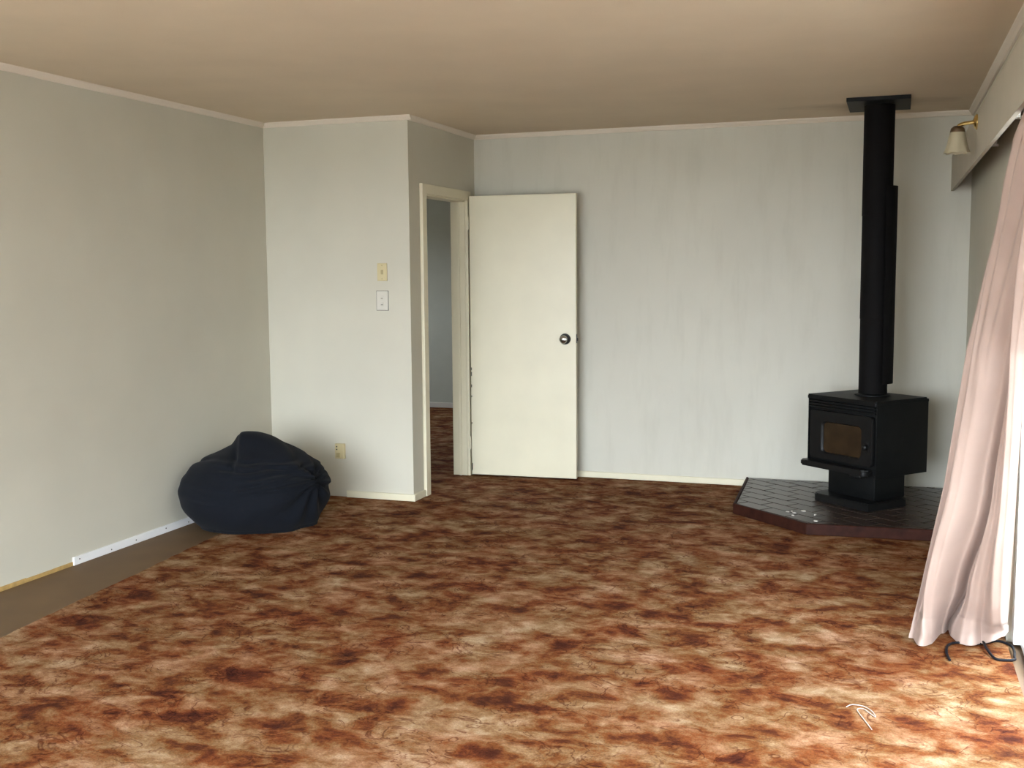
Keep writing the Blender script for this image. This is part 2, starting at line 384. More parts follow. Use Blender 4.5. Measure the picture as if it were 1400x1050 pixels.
# door leaf, folded back against the back wall
ang = math.atan2(0.036, 0.76)
dr = thing('door_1', 'cream flush door standing open against the back wall, with round knob', 'door', (1.043, 0.926, 0.012), ang, kind='structure')
DW = 0.768
obj('door_leaf', box_bm((0.008, 0, 0), (DW, 0.036, 1.953), 0.002), M_cream, dr)
bm = bmesh.new(); R = Matrix.Translation((0.692, 0, 0.968)) @ Matrix.Rotation(PI/2, 4, 'X')
add_lathe(bm, [(0, 0), (0.018, 0), (0.018, 0.004), (0.016, 0.008), (0.014, 0.010), (0.012, 0.026), (0.020, 0.032), (0.0275, 0.042), (0.0285, 0.052), (0.024, 0.062), (0.012, 0.067), (0, 0.068)], 32, R)
kb = obj('knob', bm, M_chrome, dr, True); kb['label'] = 'round chrome door knob'
bm = bmesh.new(); add_lathe(bm, [(0.020, 0.0), (0.038, 0.0), (0.038, 0.010), (0.034, 0.014), (0.020, 0.014)], 32, R)
obj('rose', bm, M_dark, dr, True)['label'] = 'dark ring around the knob'
obj('latch_plate', box_bm((DW-0.001, 0.006, 0.94), (DW+0.002, 0.030, 1.00)), M_dark, dr)
obj('latch', box_bm((DW+0.001, 0.012, 0.955), (DW+0.010, 0.024, 0.975), 0.002), M_dark, dr)
for z in (0.18, 1.72):
    bm = bmesh.new(); add_lathe(bm, [(0, 0), (0.006, 0), (0.006, 0.09), (0, 0.09)], 12, Matrix.Translation((0.0, -0.003, z)))
    obj('hinge', bm, M_cream, dr, True)
# paint chips along the hinge edge
for z, hh in ((0.03, 0.05), (0.36, 0.012), (0.62, 0.02), (0.70, 0.03), (0.74, 0.02), (0.55, 0.012)):
    obj('paint_chip', box_bm((0.009, -0.0012, z), (0.015, 0.001, z+hh), 0.0005), M_nail, dr)['label'] = 'chipped paint on the hinge edge'

# ------------------------------------------------------------------ carpet
bm = bmesh.new()
def edge_x(y): return 0.235 - 0.1*y
left = []
y = -6.7
while y < -0.001:
    left.append((edge_x(y) + 0.010*noise.noise(Vector((y*14, 1.3, 0))) + 0.006*noise.noise(Vector((y*45, 4, 0))), y)); y += 0.03
left.append((0.25, 0.0))
right = [(rx(-6.7)-0.003, -6.7), (rx(O1)-0.003, O1), (rx(0)-0.003, 0.0)]
vt, vb = [], []
for (x, y) in left:
    vt.append((bm.verts.new((x, y, 0)), bm.verts.new((rx(y)-0.003, y, 0)))); vb.append((bm.verts.new((x, y, -0.012)), bm.verts.new((rx(y)-0.003, y, -0.012))))
for k in range(len(left)-1):
    (a, b), (c, d) = vt[k], vt[k+1]; (e_, f_), (g_, h_) = vb[k], vb[k+1]
    bm.faces.new((a, b, d, c)); bm.faces.new((e_, g_, h_, f_)); bm.faces.new((a, c, g_, e_)); bm.faces.new((b, f_, h_, d))
add_prism(bm, [(XA, 0), (rx(0)-0.003, 0), (rx(YB)-0.003, YB), (XA, YB)], -0.012, 0.0)
carpet = obj('carpet', bm, M_carpet)
bm = bmesh.new(); add_box(bm, (-2.995, 0.105, -0.012), (XA-0.1, 4.545, 0.0)); add_box(bm, (XA-0.1, D0, -0.012), (XA, D1, 0.0))
hc = obj('carpet', bm, M_carpet); tag(hc, 'mottled brown carpet of the dim room through the doorway', 'carpet')
tag(carpet, 'worn red brown and cream mottled carpet covering most of the floor', 'carpet')

# ------------------------------------------------------------------ hearth
HP = [(2.950, YB-0.004), (2.985, 0.235), (3.440, -0.185), (4.296, -0.120), (4.285, YB-0.004)]
cx, cy = 3.75, 0.45
hearth = thing('hearth', 'raised dark tiled hearth with cut corners under the wood stove', 'hearth', (cx, cy, 0))
def rel(p): return (p[0]-cx, p[1]-cy)
def inset(poly, d):
    c = Vector((sum(p[0] for p in poly)/len(poly), sum(p[1] for p in poly)/len(poly))); out = []; n = len(poly)
    for i in range(n):
        p0, p1, p2 = Vector(poly[i-1]), Vector(poly[i]), Vector(poly[(i+1) % n])
        d1 = (p1-p0).normalized(); d2 = (p2-p1).normalized(); n1 = Vector((-d1.y, d1.x)); n2 = Vector((-d2.y, d2.x))
        if n1.dot(c-p1) < 0: n1 = -n1
        if n2.dot(c-p1) < 0: n2 = -n2
        k = 1.0/(1.0+n1.dot(n2)); out.append(tuple(p1 + (n1+n2)*d*k))
    return out
bm = bmesh.new(); add_prism(bm, [rel(p) for p in inset(HP, 0.012)], 0.0, 0.0545); obj('slab', bm, M_grout, hearth)
HI = inset(HP, 0.016)
for i in range(3):                                   # left, clipped and front edges
    bm = bmesh.new(); add_prism(bm, [rel(HP[i]), rel(HP[i+1]), rel(HI[i+1]), rel(HI[i])], 0.0, 0.0615)
    bmesh.ops.bevel(bm, geom=bm.edges[:], offset=0.003, segments=1, affect='EDGES')
    obj('edge_trim', bm, M_edge, hearth)
def clip(poly, a, b, c):                             # keep a*x+b*y>=c
    out = []
    for i in range(len(poly)):
        p, q = poly[i], poly[(i+1) % len(poly)]; dp = a*p[0]+b*p[1]-c; dq = a*q[0]+b*q[1]-c
        if dp >= 0: out.append(p)
        if dp*dq < 0:
            t = dp/(dp-dq); out.append((p[0]+t*(q[0]-p[0]), p[1]+t*(q[1]-p[1])))
    return out
TA = -0.7062
tu = Vector((math.cos(TA), math.sin(TA))); tv = Vector((-tu.y, tu.x)); TL, TW, G = 0.205, 0.104, 0.006
T0 = Vector((3.0, 0.235)); cen = Vector((cx, cy)); HT = inset(HP, 0.021)
def area(p): return 0.5*abs(sum(p[i][0]*p[(i+1) % len(p)][1]-p[(i+1) % len(p)][0]*p[i][1] for i in range(len(p))))
for j in range(-1, 17):
    for i in range(-10, 11):
        o = T0 + tu*(i*TL + (0.5*TL if j % 2 else 0)) + tv*(j*TW + 0.004)
        q = [o, o+tu*(TL-G), o+tu*(TL-G)+tv*(TW-G), o+tv*(TW-G)]; q = [(v.x, v.y) for v in q]
        n = len(HT)
        for k in range(n):
            a, b = Vector(HT[k]), Vector(HT[(k+1) % n]); d = b-a; nn = Vector((-d.y, d.x))
            mid = sum((Vector(h) for h in HT), Vector((0, 0)))/n
            if nn.dot(mid-a) < 0: nn = -nn
            nn.normalize(); q = clip(q, nn.x, nn.y, nn.dot(a))
            if len(q) < 3: break
        if len(q) < 3 or area(q) < 0.0006: continue
        zt = 0.060 + random.uniform(-0.0006, 0.0008)
        bm = bmesh.new(); add_prism(bm, [rel(p) for p in q], 0.0535, zt)
        top = [e for e in bm.edges if all(abs(v.co.z-zt) < 1e-6 for v in e.verts)]
        tx, ty = random.uniform(-.006, .006), random.uniform(-.006, .006); c0 = rel((sum(p[0] for p in q)/len(q), sum(p[1] for p in q)/len(q)))
        for v in bm.verts:
            if abs(v.co.z-zt) < 1e-6: v.co.z += tx*(v.co.x-c0[0]) + ty*(v.co.y-c0[1])
        bmesh.ops.bevel(bm, geom=top, offset=0.002, segments=1, affect='EDGES')
        obj('tile', bm, M_tile, hearth)

# pale flakes lying on the tiles
for k, (x, y, s) in enumerate([(3.315, 0.094, .016), (3.335, 0.115, .010), (3.352, 0.075, .012), (3.397, 0.14, .020), (3.352, 0.005, .012), (3.468, 0.061, .014), (3.483, -0.100, .012)]):
    a = random.uniform(0, PI); pts = []
    for i in range(6):
        t = a + i*PI/3; r = s*random.uniform(0.45, 1.0); pts.append((r*math.cos(t)*1.3, r*math.sin(t)*0.7))
    bm = bmesh.new(); add_prism(bm, pts, 0, 0.004)
    o = obj('pale_flake', bm, M_flake); o.location = (x, y, 0.0605); o.rotation_euler = (0.03, 0.02, a)
    tag(o, 'small pale flake lying on the hearth tiles left of the stove', 'flake', 'pale flakes on the hearth tiles')

# ------------------------------------------------------------------ wood stove
CF = Vector((3.784, 0.185)); SW, SD = 0.526, 0.431
sc2 = CF - tu*SW/2 + tv*SD/2; Z0 = 0.0625
stove = thing('wood_stove', 'black freestanding wood stove on a pedestal on the tiled hearth', 'stove', (sc2.x, sc2.y, Z0), TA)
hw, hd = SW/2, SD/2
def sp(name, lo, hi, m=M_black, bev=0.004, par=None, seg=2):
    return obj(name, box_bm(lo, hi, bev, seg), m, par or stove, True)
def rounded_rect(x0, x1, y0, y1, r, corners=(1, 1, 1, 1), n=6):
    pts = []
    for (cx_, cy_, a0, on) in ((x1, y0, -PI/2, corners[1]), (x1, y1, 0, corners[2]), (x0, y1, PI/2, corners[3]), (x0, y0, PI, corners[0])):
        if not on: pts.append((cx_, cy_)); continue
        ox = cx_ - r if cx_ == x1 else cx_ + r; oy = cy_ - r if cy_ == y1 else cy_ + r
        for k in range(n+1):
            t = a0 + (PI/2)*k/n; pts.append((ox + r*math.cos(t), oy + r*math.sin(t)))
    return pts
# plinth and pedestal
bm = bmesh.new(); add_prism(bm, rounded_rect(-0.215, 0.222, -hd-0.005, 0.125, 0.045, (1, 0, 1, 1)), 0, 0.045)
bmesh.ops.bevel(bm, geom=[e for e in bm.edges if all(v.co.z > 0.04 for v in e.verts)], offset=0.006, segments=2, affect='EDGES')
obj('plinth', bm, M_iron, stove, True)
sp('pedestal', (-0.182, -0.118, 0.043), (0.176, 0.135, 0.215), M_black, 0.006)
# firebox, side panels, top
sp('firebox', (-hw+0.010, -hd+0.014, 0.208), (hw-0.010, hd-0.004, 0.616), M_black, 0.004)
for s in (-1, 1):
    x0, x1 = sorted((s*(hw-0.007), s*hw)); sp('side_panel', (x0, -hd+0.004, 0.196), (x1, hd, 0.612), M_black, 0.002)
bm = bmesh.new(); add_prism(bm, rounded_rect(-hw-0.0005, hw+0.0005, -hd-0.008, hd+0.001, 0.012, (1, 1, 0, 0)), 0.612, 0.636)
bmesh.ops.bevel(bm, geom=[e for e in bm.edges if all(v.co.z > 0.63 for v in e.verts)], offset=0.008, segments=3, affect='EDGES')
obj('top_plate', bm, M_black, stove, True)
for k in range(3):
    z = 0.560 + k*0.017; sp('grille_slat', (-hw+0.012, -hd-0.002-0.003*k, z), (hw-0.012, -hd+0.020, z+0.010), M_black, 0.003)
# door with raised frame and rounded window
dx0, dx1, dz0, dz1 = -hw+0.030, hw-0.018, 0.262, 0.546
gx0, gx1, gz0, gz1 = -0.130, 0.160, 0.302, 0.480
bm = bmesh.new(); outer = rounded_rect(dx0, dx1, dz0, dz1, 0.018); inner = rounded_rect(gx0, gx1, gz0, gz1, 0.028)
yF, yB_ = -hd-0.014, -hd+0.012
rings = []
for pts, yy in ((outer, yB_), (outer, yF+0.006), ([(x*0.985, z) for x, z in outer], yF), ([((x-0.015)*1.06+0.015, (z-0.391)*1.08+0.391) for x, z in inner], yF), (inner, yF+0.010), (inner, yB_)):
    rings.append([bm.verts.new((x, yy, z)) for x, z in pts])
for A, B in zip(rings, rings[1:]):
    for k in range(len(A)): bm.faces.new((A[k], A[(k+1) % len(A)], B[(k+1) % len(A)], B[k]))
sdoor = obj('stove_door', bm, M_iron, stove, True)
bm = bmesh.new(); g = rounded_rect(gx0-0.002, gx1+0.002, gz0-0.002, gz1+0.002, 0.026)
A = [bm.verts.new((x, -hd+0.000, z)) for x, z in g]; B = [bm.verts.new((x, -hd+0.005, z)) for x, z in g]
bm.faces.new(A); bm.faces.new(list(reversed(B)))
for k in range(len(A)): bm.faces.new((A[k], A[(k+1) % len(A)], B[(k+1) % len(A)], B[k]))
gl = obj('glass', bm, M_sooty, sdoor); gl['label'] = 'brown sooty window glass'
bm = bmesh.new(); add_lathe(bm, [(0, 0), (0.010, 0), (0.010, 0.018), (0.016, 0.022), (0.016, 0.036), (0.010, 0.042), (0, 0.043)], 20, Matrix.Translation((0.216, -hd-0.010, 0.375)) @ Matrix.Rotation(PI/2, 4, 'X'))
obj('handle', bm, M_iron, sdoor, True)
sp('handle_plate', (0.204, -hd-0.018, 0.345), (0.228, -hd-0.008, 0.405), M_iron, 0.003, sdoor)
# ash lip along the foot of the door
bm = bmesh.new(); add_prism(bm, rounded_rect(-hw-0.012, hw-0.030, -hd-0.055, -hd+0.020, 0.028, (1, 1, 0, 0)), 0.210, 0.243)
bmesh.ops.bevel(bm, geom=[e for e in bm.edges if all(v.co.z > 0.24 for v in e.verts) or all(v.co.z < 0.213 for v in e.verts)], offset=0.007, segments=3, affect='EDGES')
obj('ash_lip', bm, M_iron, stove, True)
sp('air_slide', (0.120, -hd-0.052, 0.192), (0.200, -hd+0.01, 0.212), M_iron, 0.006)
FX, FY = 3.752, 0.545
lm = Matrix.Rotation(-TA, 4, 'Z') @ Vector((FX-sc2.x, FY-sc2.y, 0))
bm = bmesh.new(); add_lathe(bm, [(0.083, 0.6355), (0.104, 0.6355), (0.104, 0.642), (0.094, 0.648), (0.083, 0.648)], 40, Matrix.Translation((lm.x, lm.y, 0)))
obj('flue_collar', bm, M_black, stove, True)

# flue pipe
flue = thing('flue_pipe', 'tall black flue pipe rising from the wood stove to the ceiling', 'flue', (FX, FY, Z0+0.636))
bm = bmesh.new(); zt = H - 0.022 - (Z0+0.636)
add_lathe(bm, [(0, 0.001), (0.0815, 0.001), (0.0815, 0.45), (0.0835, 0.452), (0.0835, 1.05), (0.0855, 1.052), (0.0855, zt), (0, zt)], 48)
obj('pipe', bm, M_flue, flue, True)
bm = bmesh.new(); ra, rb = 0.108, 0.112; s0, s1 = 1.885-0.697, 0.0
za, zb = 0.77-0.697, 1.915-0.697; A = []; n = 28
for k in range(n+1):
    t = math.radians(38) + math.radians(-100 + 200*k/n); c, s = math.cos(t), math.sin(t)
    A.append([bm.verts.new((r*c, r*s, z)) for r, z in ((ra, za), (rb, za), (rb, zb), (ra, zb))])
for P, Q in zip(A, A[1:]):
    for k in range(4): bm.faces.new((P[k], P[(k+1) % 4], Q[(k+1) % 4], Q[k]))
bm.faces.new(A[0]); bm.faces.new(list(reversed(A[-1])))
obj('heat_shield', bm, M_flue, flue, True)
for z in (0.18, 1.10):
    for t in (math.radians(-40), math.radians(38), math.radians(116)):
        bm = bmesh.new(); add_tube(bm, [(0.080*math.cos(t), 0.080*math.sin(t), z), (0.111*math.cos(t), 0.111*math.sin(t), z)], 0.006, 8); obj('spacer', bm, M_dark, flue)
cp = obj('ceiling_plate', box_bm((-0.172, -0.225, 0), (0.172, 0.235, 0.022), 0.002), M_black); cp.location = (FX-0.004, FY, H-0.022)
tag(cp, 'flat black metal plate on the ceiling around the flue top', 'plate')

# ------------------------------------------------------------------ pelmet, rail, lamp, curtain
def px_(y): return 4.170 + ROT*(YB - y)
PZ0, PZ1 = 1.915, 2.128
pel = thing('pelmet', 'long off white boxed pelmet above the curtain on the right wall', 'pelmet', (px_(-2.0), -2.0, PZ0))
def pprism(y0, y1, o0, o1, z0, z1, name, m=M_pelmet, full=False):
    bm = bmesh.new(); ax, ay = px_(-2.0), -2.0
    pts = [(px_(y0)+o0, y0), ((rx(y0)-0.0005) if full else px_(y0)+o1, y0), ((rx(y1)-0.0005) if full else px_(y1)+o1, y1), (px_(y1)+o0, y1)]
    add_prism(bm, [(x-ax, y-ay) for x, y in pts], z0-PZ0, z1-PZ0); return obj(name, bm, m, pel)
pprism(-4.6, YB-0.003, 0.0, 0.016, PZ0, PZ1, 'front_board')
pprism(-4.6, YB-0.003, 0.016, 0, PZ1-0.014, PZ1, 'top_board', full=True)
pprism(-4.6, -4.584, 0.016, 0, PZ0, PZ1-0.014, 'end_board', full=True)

rail = thing('curtain_rail', 'dark curtain rail tucked under the pelmet', 'rail', (rx(-2.4)-0.050, -2.4, 2.0))
bm = bmesh.new(); yy0, yy1 = -4.5, -0.35
add_prism(bm, [(rx(y)-0.050+d-(rx(-2.4)-0.050), y+2.4) for y, d in ((yy0, -.011), (yy0, .011), (yy1, .011), (yy1, -.011))], -0.008, 0.008); obj('track', bm, M_dark, rail)
for y in (-0.6, -1.6, -2.6, -4.4):
    o = obj('bracket', box_bm((0, -0.012, 0.006), (0.050, 0.012, 0.016)), M_alu, rail); o.location = (rx(y)-rx(-2.4), y+2.4, 0)
for y in (-1.05, -1.95, -2.2):
    bm = bmesh.new(); add_lathe(bm, [(0, -0.03), (0.006, -0.028), (0.007, -0.012), (0.003, -0.008), (0, -0.007)], 10, Matrix.Translation((rx(y)-rx(-2.4), y+2.4, 0)))
    obj('glider', bm, M_alu, rail, True)

# wall lamp on the pelmet
ly = -0.95; lx = px_(ly); lz = 2.080
lamp = thing('wall_lamp', 'small brass wall lamp with bell shaped frosted shade on the pelmet', 'lamp', (lx, ly, lz))
Rl = Matrix.Rotation(-PI/2, 4, 'Y')
bm = bmesh.new(); add_lathe(bm, [(0, 0), (0.034, 0), (0.034, 0.005), (0.027, 0.012), (0.012, 0.017), (0, 0.018)], 28, Rl); obj('wall_plate', bm, M_brass, lamp, True)
bm = bmesh.new(); add_tube(bm, smooth_path([(-0.012, 0, 0), (-0.035, 0, -0.002), (-0.060, 0, -0.006), (-0.074, 0, -0.013), (-0.079, 0, -0.022)]), 0.0085, 12); obj('arm', bm, M_brass, lamp, True)
bm = bmesh.new(); add_lathe(bm, [(0, -0.012), (0.016, -0.014), (0.028, -0.024), (0.032, -0.040), (0.030, -0.046), (0, -0.046)], 24, Matrix.Translation((-0.080, 0, 0))); obj('cap', bm, M_shadecap, lamp, True)
bm = bmesh.new(); seg = 48; prof = [(0.026, -0.030), (0.033, -0.045), (0.038, -0.070), (0.041, -0.090), (0.046, -0.108), (0.053, -0.124), (0.055, -0.130)]
add_lathe(bm, prof + [(0.052, -0.129), (0.043, -0.108), (0.038, -0.090), (0.035, -0.070), (0.030, -0.046), (0.024, -0.032)], seg)
for v in bm.verts:
    t = math.atan2(v.co.y, v.co.x); k = max(0, (-v.co.z-0.07)/0.07); f = 1+0.06*k*math.cos(8*t); v.co.x *= f; v.co.y *= f; v.co.x -= 0.080
    v.co.z -= 0.006*k*k*(0.5+0.5*math.cos(8*t))
obj('shade', bm, M_shade, lamp, True)
bm = bmesh.new(); add_lathe(bm, [(0, -0.046), (0.012, -0.048), (0.014, -0.065), (0.022, -0.085), (0.020, -0.105), (0, -0.115)], 16, Matrix.Translation((-0.080, 0, 0))); obj('bulb', bm, M_whplastic, lamp, True)

# curtain: left and right free edges as 3D curves, pleats between
LE = [(4.258, -2.55, 1.965), (4.212, -2.503, 1.837), (4.199, -2.459, 1.729), (4.182, -2.404, 1.596), (4.148, -2.327, 1.408), (4.109, -2.23, 1.172), (4.084, -2.127, 0.919),
      (4.058, -2.015, 0.647), (4.028, -1.934, 0.449), (4.001, -1.862, 0.273), (3.988, -1.821, 0.174), (3.961, -1.775, 0.012)]
RE = [(4.262, -3.55, 1.965), (4.262, -3.25, 1.75), (4.262, -2.90, 1.50), (4.270, -2.46, 1.174), (4.280, -2.31, 0.926), (4.285, -2.213, 0.761), (4.290, -2.097, 0.452), (4.300, -1.944, 0.196), (4.308, -1.785, 0.040)]
def at_z(C, z):
    for a, b in zip(C, C[1:]):
        if a[2] >= z >= b[2]:
            t = (a[2]-z)/(a[2]-b[2]); return Vector(a).lerp(Vector(b), t)
    return Vector(C[0]) if z > C[0][2] else Vector(C[-1])
def sm(a, b, x):
    t = max(0, min(1, (x-a)/(b-a))); return t*t*(3-2*t)
def table(T, x):
    for (a, p), (b, q) in zip(T, T[1:]):
        if x <= b: return p + (q-p)*sm(a, b, x)
    return T[-1][1]
PLEAT = [(0, 0), (0.06, -0.012), (0.15, 0.060), (0.24, 0.052), (0.40, -0.030), (0.485, -0.080), (0.515, -0.095), (0.545, -0.030), (0.62, 0.004), (0.70, 0.010), (0.76, 0.004), (0.88, 0.046), (0.95, 0.034), (1, 0.0)]
CREASE = [(0.0, 0.41), (0.25, 0.44), (0.65, 0.60), (1.15, 0.72), (1.5, 0.62), (2.0, 0.55)]
def pleat(u): return table(PLEAT, u)
def crease(z): return table(CREASE, z)
NS, NT = 170, 130
bm = bmesh.new(); grid = []
for j in range(NT+1):
    tt = j/NT; z = 1.965*(1-tt); row = []
    for i in range(NS+1):
        s = i/NS
        zb = max(z, 0.012 + 0.05*sm(0.55, 1.0, s)*0 )
        L_, R_ = at_z(LE, zb), at_z(RE, zb)
        P = L_.lerp(R_, s)
        d = (R_-L_); d.z = 0; wdt = d.length; d.normalize(); nrm = Vector((d.y, -d.x, 0))
        if nrm.y > 0: nrm = -nrm                      # towards the camera side
        low = sm(0.35, 1.0, tt)
        # broad pleat, deep crease, second group of folds
        sc_ = crease(z)
        u = 0.5*s/sc_ if s < sc_ else 0.5 + 0.5*(s-sc_)/(1-sc_)
        off = pleat(u)*((0.30+0.95*low) + (0.65-0.5*low)*sm(0.28, 0.45, u))*sm(1.97, 1.70, z)
        top = sm(0.55, 0.0, tt)
        off += top*0.012*math.sin(s*2*PI*7)
        off += 0.006*noise.noise(Vector((s*9, tt*5, 2.0))) * (0.3+low)
        off += 0.012*noise.noise(Vector((s*5, tt*9, 7.0))) * sm(0.8, 1.0, tt)
        # foot: cloth rumples and spreads on the carpet
        foot = sm(0.93, 1.0, tt)
        off += foot*(0.030*math.sin(s*2*PI*1.9+0.6) + 0.018)*(1-sm(0.7, 1.0, s))
        P = P + nrm*off
        P.z = max(0.003, z + foot*0.014*max(0, noise.noise(Vector((s*8, 3.3, 1)))) + foot*0.055*sm(0.72, 1.0, s))
        P.x = min(P.x, rx(P.y)-0.006)
        row.append(bm.verts.new(P))
    grid.append(row)
for j in range(NT):
    for i in range(NS):
        bm.faces.new((grid[j][i], grid[j][i+1], grid[j+1][i+1], grid[j+1][i]))
co = Vector((4.1, -1.9, 0.0))
for v in bm.verts: v.co -= co
cur = thing('curtain', 'dusty pink floor length curtain pulled aside beside the glazed door', 'curtain', co)
drape = obj('drape', bm, M_curtain, cur, True); md = drape.modifiers.new('thick', 'SOLIDIFY'); md.thickness = 0.002
for p in drape.data.polygons: p.use_smooth = True
# hem band: a doubled strip following the foot
bm = bmesh.new(); ha, hb = NT-7, NT
cols = []
for i in range(NS+1):
    cols.append(None)
me = drape.data; idx = lambda j, i: j*(NS+1)+i
vv = {}
for j in range(ha, hb+1):
    for i in range(NS+1):
        c = me.vertices[idx(j, i)].co; nrm = me.vertices[idx(j, i)].normal
        s_ = -1 if nrm.y > 0 else 1
        vv[j, i] = bm.verts.new(c + nrm*s_*(0.0030 + 0.007*(j-ha)/(hb-ha)))
for j in range(ha, hb):
    for i in range(NS): bm.faces.new((vv[j, i], vv[j, i+1], vv[j+1, i+1], vv[j+1, i]))
hem = obj('hem', bm, M_curtain, cur, True)
for p in hem.data.polygons: p.use_smooth = True

# ------------------------------------------------------------------ glazed door on the right, window behind, outside
gd = thing('window_1', 'white framed glazed sliding door at the right edge behind the curtain', 'glazed door', (4.37, -3.65, 0), kind='structure')
def gp(name, lo, hi, m=M_alu, bev=0.003, par=None):
    return obj(name, box_bm([lo[0]-4.37, lo[1]+3.65, lo[2]], [hi[0]-4.37, hi[1]+3.65, hi[2]], bev), m, par or gd)
gp('post', (4.334, -1.775, 0.0), (4.425, -1.702, OH)); gp('post', (4.375, -4.498, 0), (4.46, -4.43, OH))
gp('head', (4.36, -4.43, OH-0.06), (4.45, -1.775, OH)); gp('sill', (4.36, -4.43, 0.0), (4.45, -1.775, 0.03))
gp('mullion', (4.375, -2.83, 0.03), (4.435, -2.76, OH-0.06))
gp('pane', (4.398, -2.77, 0.03), (4.404, -1.775, OH-0.06), M_glass, 0); gp('pane', (4.412, -4.43, 0.03), (4.418, -2.82, OH-0.06), M_glass, 0)
wd = thing('window_2', 'wide glazed doors in the wall behind the viewer', 'window', (1.9, -6.75, WZ0), kind='structure')
def wp(name, lo, hi, m=M_alu, bev=0.003):
    return obj(name, box_bm([lo[0]-1.9, lo[1]+6.75, lo[2]-WZ0], [hi[0]-1.9, hi[1]+6.75, hi[2]-WZ0], bev), m, wd)
wp('frame', (W0, -6.78, WZ0), (W0+0.05, -6.72, WZ1)); wp('frame', (W1-0.05, -6.78, WZ0), (W1, -6.72, WZ1))
wp('frame', (W0+.05, -6.78, WZ0), (W1-.05, -6.72, WZ0+0.05)); wp('frame', (W0+.05, -6.78, WZ1-0.05), (W1-.05, -6.72, WZ1))
wp('mullion', (1.82, -6.78, WZ0+.05), (1.87, -6.72, WZ1-.05)); wp('pane', (W0+.05, -6.753, WZ0+.05), (W1-.05, -6.747, WZ1-.05), M_glass, 0)
g = obj('ground', box_bm((-14, -22, -0.40), (22, 16, -0.25)), M_patio); tag(g, 'pale concrete paving outside the glazed door', 'paving', kind='structure')

g = obj('sky_blocker', box_bm((6.6, -12, -0.25), (6.8, 8, 2.5), 0.01), M_patio); tag(g, 'added unseen wall blocking low sky light outside the glazed door', 'wall', kind='structure')  # added out of view to keep low sky light off the left wall

# ------------------------------------------------------------------ bean bag
BX, BY = 0.398, -0.845
bag = thing('bean_bag', 'dark navy corduroy bean bag slumped on the floor in the left corner', 'bean bag', (BX, BY, 0))
vd = Vector((-0.53, 0.848, 0)); vr = Vector((0.848, 0.53, 0))     # away from and across the view the bag faces
def bag_point(th, ph):
    # th: azimuth in the (across, depth) frame; ph: 0 top .. pi bottom
    st, ct = math.sin(ph), math.cos(ph)
    X, Y, Z = st*math.cos(th), st*math.sin(th), ct
    if ct < 0: st = st**(1.0 - 0.42*sm(-0.3, 0.6, math.cos(th)))
    X, Y, Z = st*math.cos(th), st*math.sin(th), ct
    rx_, ry_ = 0.425, 0.370
    if Z >= 0:
        k = abs(Z)**0.92
        zz = 0.215 + 0.265*k
        shrink = 1 - 0.10*Z
    else:
        zz = 0.215 - 0.215*min(1.0, abs(Z)**0.8*1.28); shrink = 1.0
    x, y = X*rx_*shrink, Y*ry_*shrink
    if zz < 0.03: zz = max(0, zz)
    # lean: the right side is higher shouldered, left side bulges low
    zz -= 0.035*sm(0.05, -0.40, x)*max(0, Z) 
    x *= 1 + 0.02*math.sin(3*th)
    return Vector((x, y, zz))
NA, NP = 220, 150
bm = bmesh.new(); rows = []
knot = Vector((0.345, -0.14, 0.270)); tuft = Vector((-0.03, 0.02, 0.5))
for j in range(NP+1):
    ph = PI*j/NP; row = []
    for i in range(NA):
        th = 2*PI*i/NA; p = bag_point(th, ph)
        c = Vector((0, 0, 0.2)); d = (p-c); d = d.normalized() if d.length else Vector((0, 0, 1))
        upk = sm(0.12, 0.26, p.z)
        # top tuft: steep on its left side, running out to the right
        tx, ty = p.x+0.115, p.y-0.02
        a = sm(-0.012, 0.030, tx)*math.exp(-max(0, tx-0.12)**2/0.030)*math.exp(-(ty/0.16)**2)*sm(0.34, 0.42, p.z)
        p.z += 0.056*a
        p.y -= 0.05*a*0.5
        # pleat running down from the tuft towards the front
        dl = abs(p.x+0.100-0.10*(p.y+0.1)) 
        p -= d*0.022*math.exp(-(dl/0.018)**2)*sm(0.30, 0.40, p.z)*sm(0.08, -0.05, p.y)
        # horizontal gathers converging on the knot at the right
        kv = p-knot; dist = kv.length; el = math.atan2(kv.z, -kv.x+1e-6) if kv.x < 0.2 else 0
        fr_ = sm(0.10, -0.10, p.y)
        amp = 0.019*math.exp(-dist/0.38)*fr_*sm(0.02, 0.08, dist)
        p += d*amp*math.sin(el*11 + 2.2*noise.noise(p*4))
        p -= d*0.026*math.exp(-(dist/0.045)**2)
        p += d*0.004*math.exp(-((dist-0.085)/0.035)**2)
        # soft creases across the upper front
        q = Vector((p.x*1.6, p.y*2.0, (p.z+0.12*p.x)*16))
        p += d*0.018*noise.noise(q)*upk
        p += d*0.010*noise.noise(p*7+Vector((3, 1, 2)))
        for zk, xs, xe, sl, dp in ((0.285, -0.10, 0.36, 0.10, .012), (0.325, -0.05, 0.34, 0.04, .014), (0.362, -0.20, 0.30, -0.02, .012), (0.405, -0.08, 0.24, -0.10, .011), (0.240, 0.02, 0.36, 0.12, .010)):
            win = sm(xs-0.06, xs+0.06, p.x)*sm(xe+0.06, xe-0.06, p.x)*sm(0.06, -0.08, p.y)
            dz = p.z - zk - sl*p.x - 0.012*noise.noise(Vector((p.x*7, zk*50, 0)))
            p -= d*dp*win*math.exp(-(dz/0.009)**2)
            p += d*dp*0.7*win*math.exp(-((dz+0.022)/0.014)**2)
        # crown seam
        p -= d*0.010*math.exp(-((p.z-0.385-0.03*math.sin(2*th))/0.010)**2)
        p.z = max(p.z, 0.0) if p.z > 0.012 else p.z*0.0
        wv = vr*p.x + vd*p.y + Vector((0, 0, p.z))
        wv.x = max(wv.x, -BX+0.014)
        row.append(wv)
    rows.append(row)
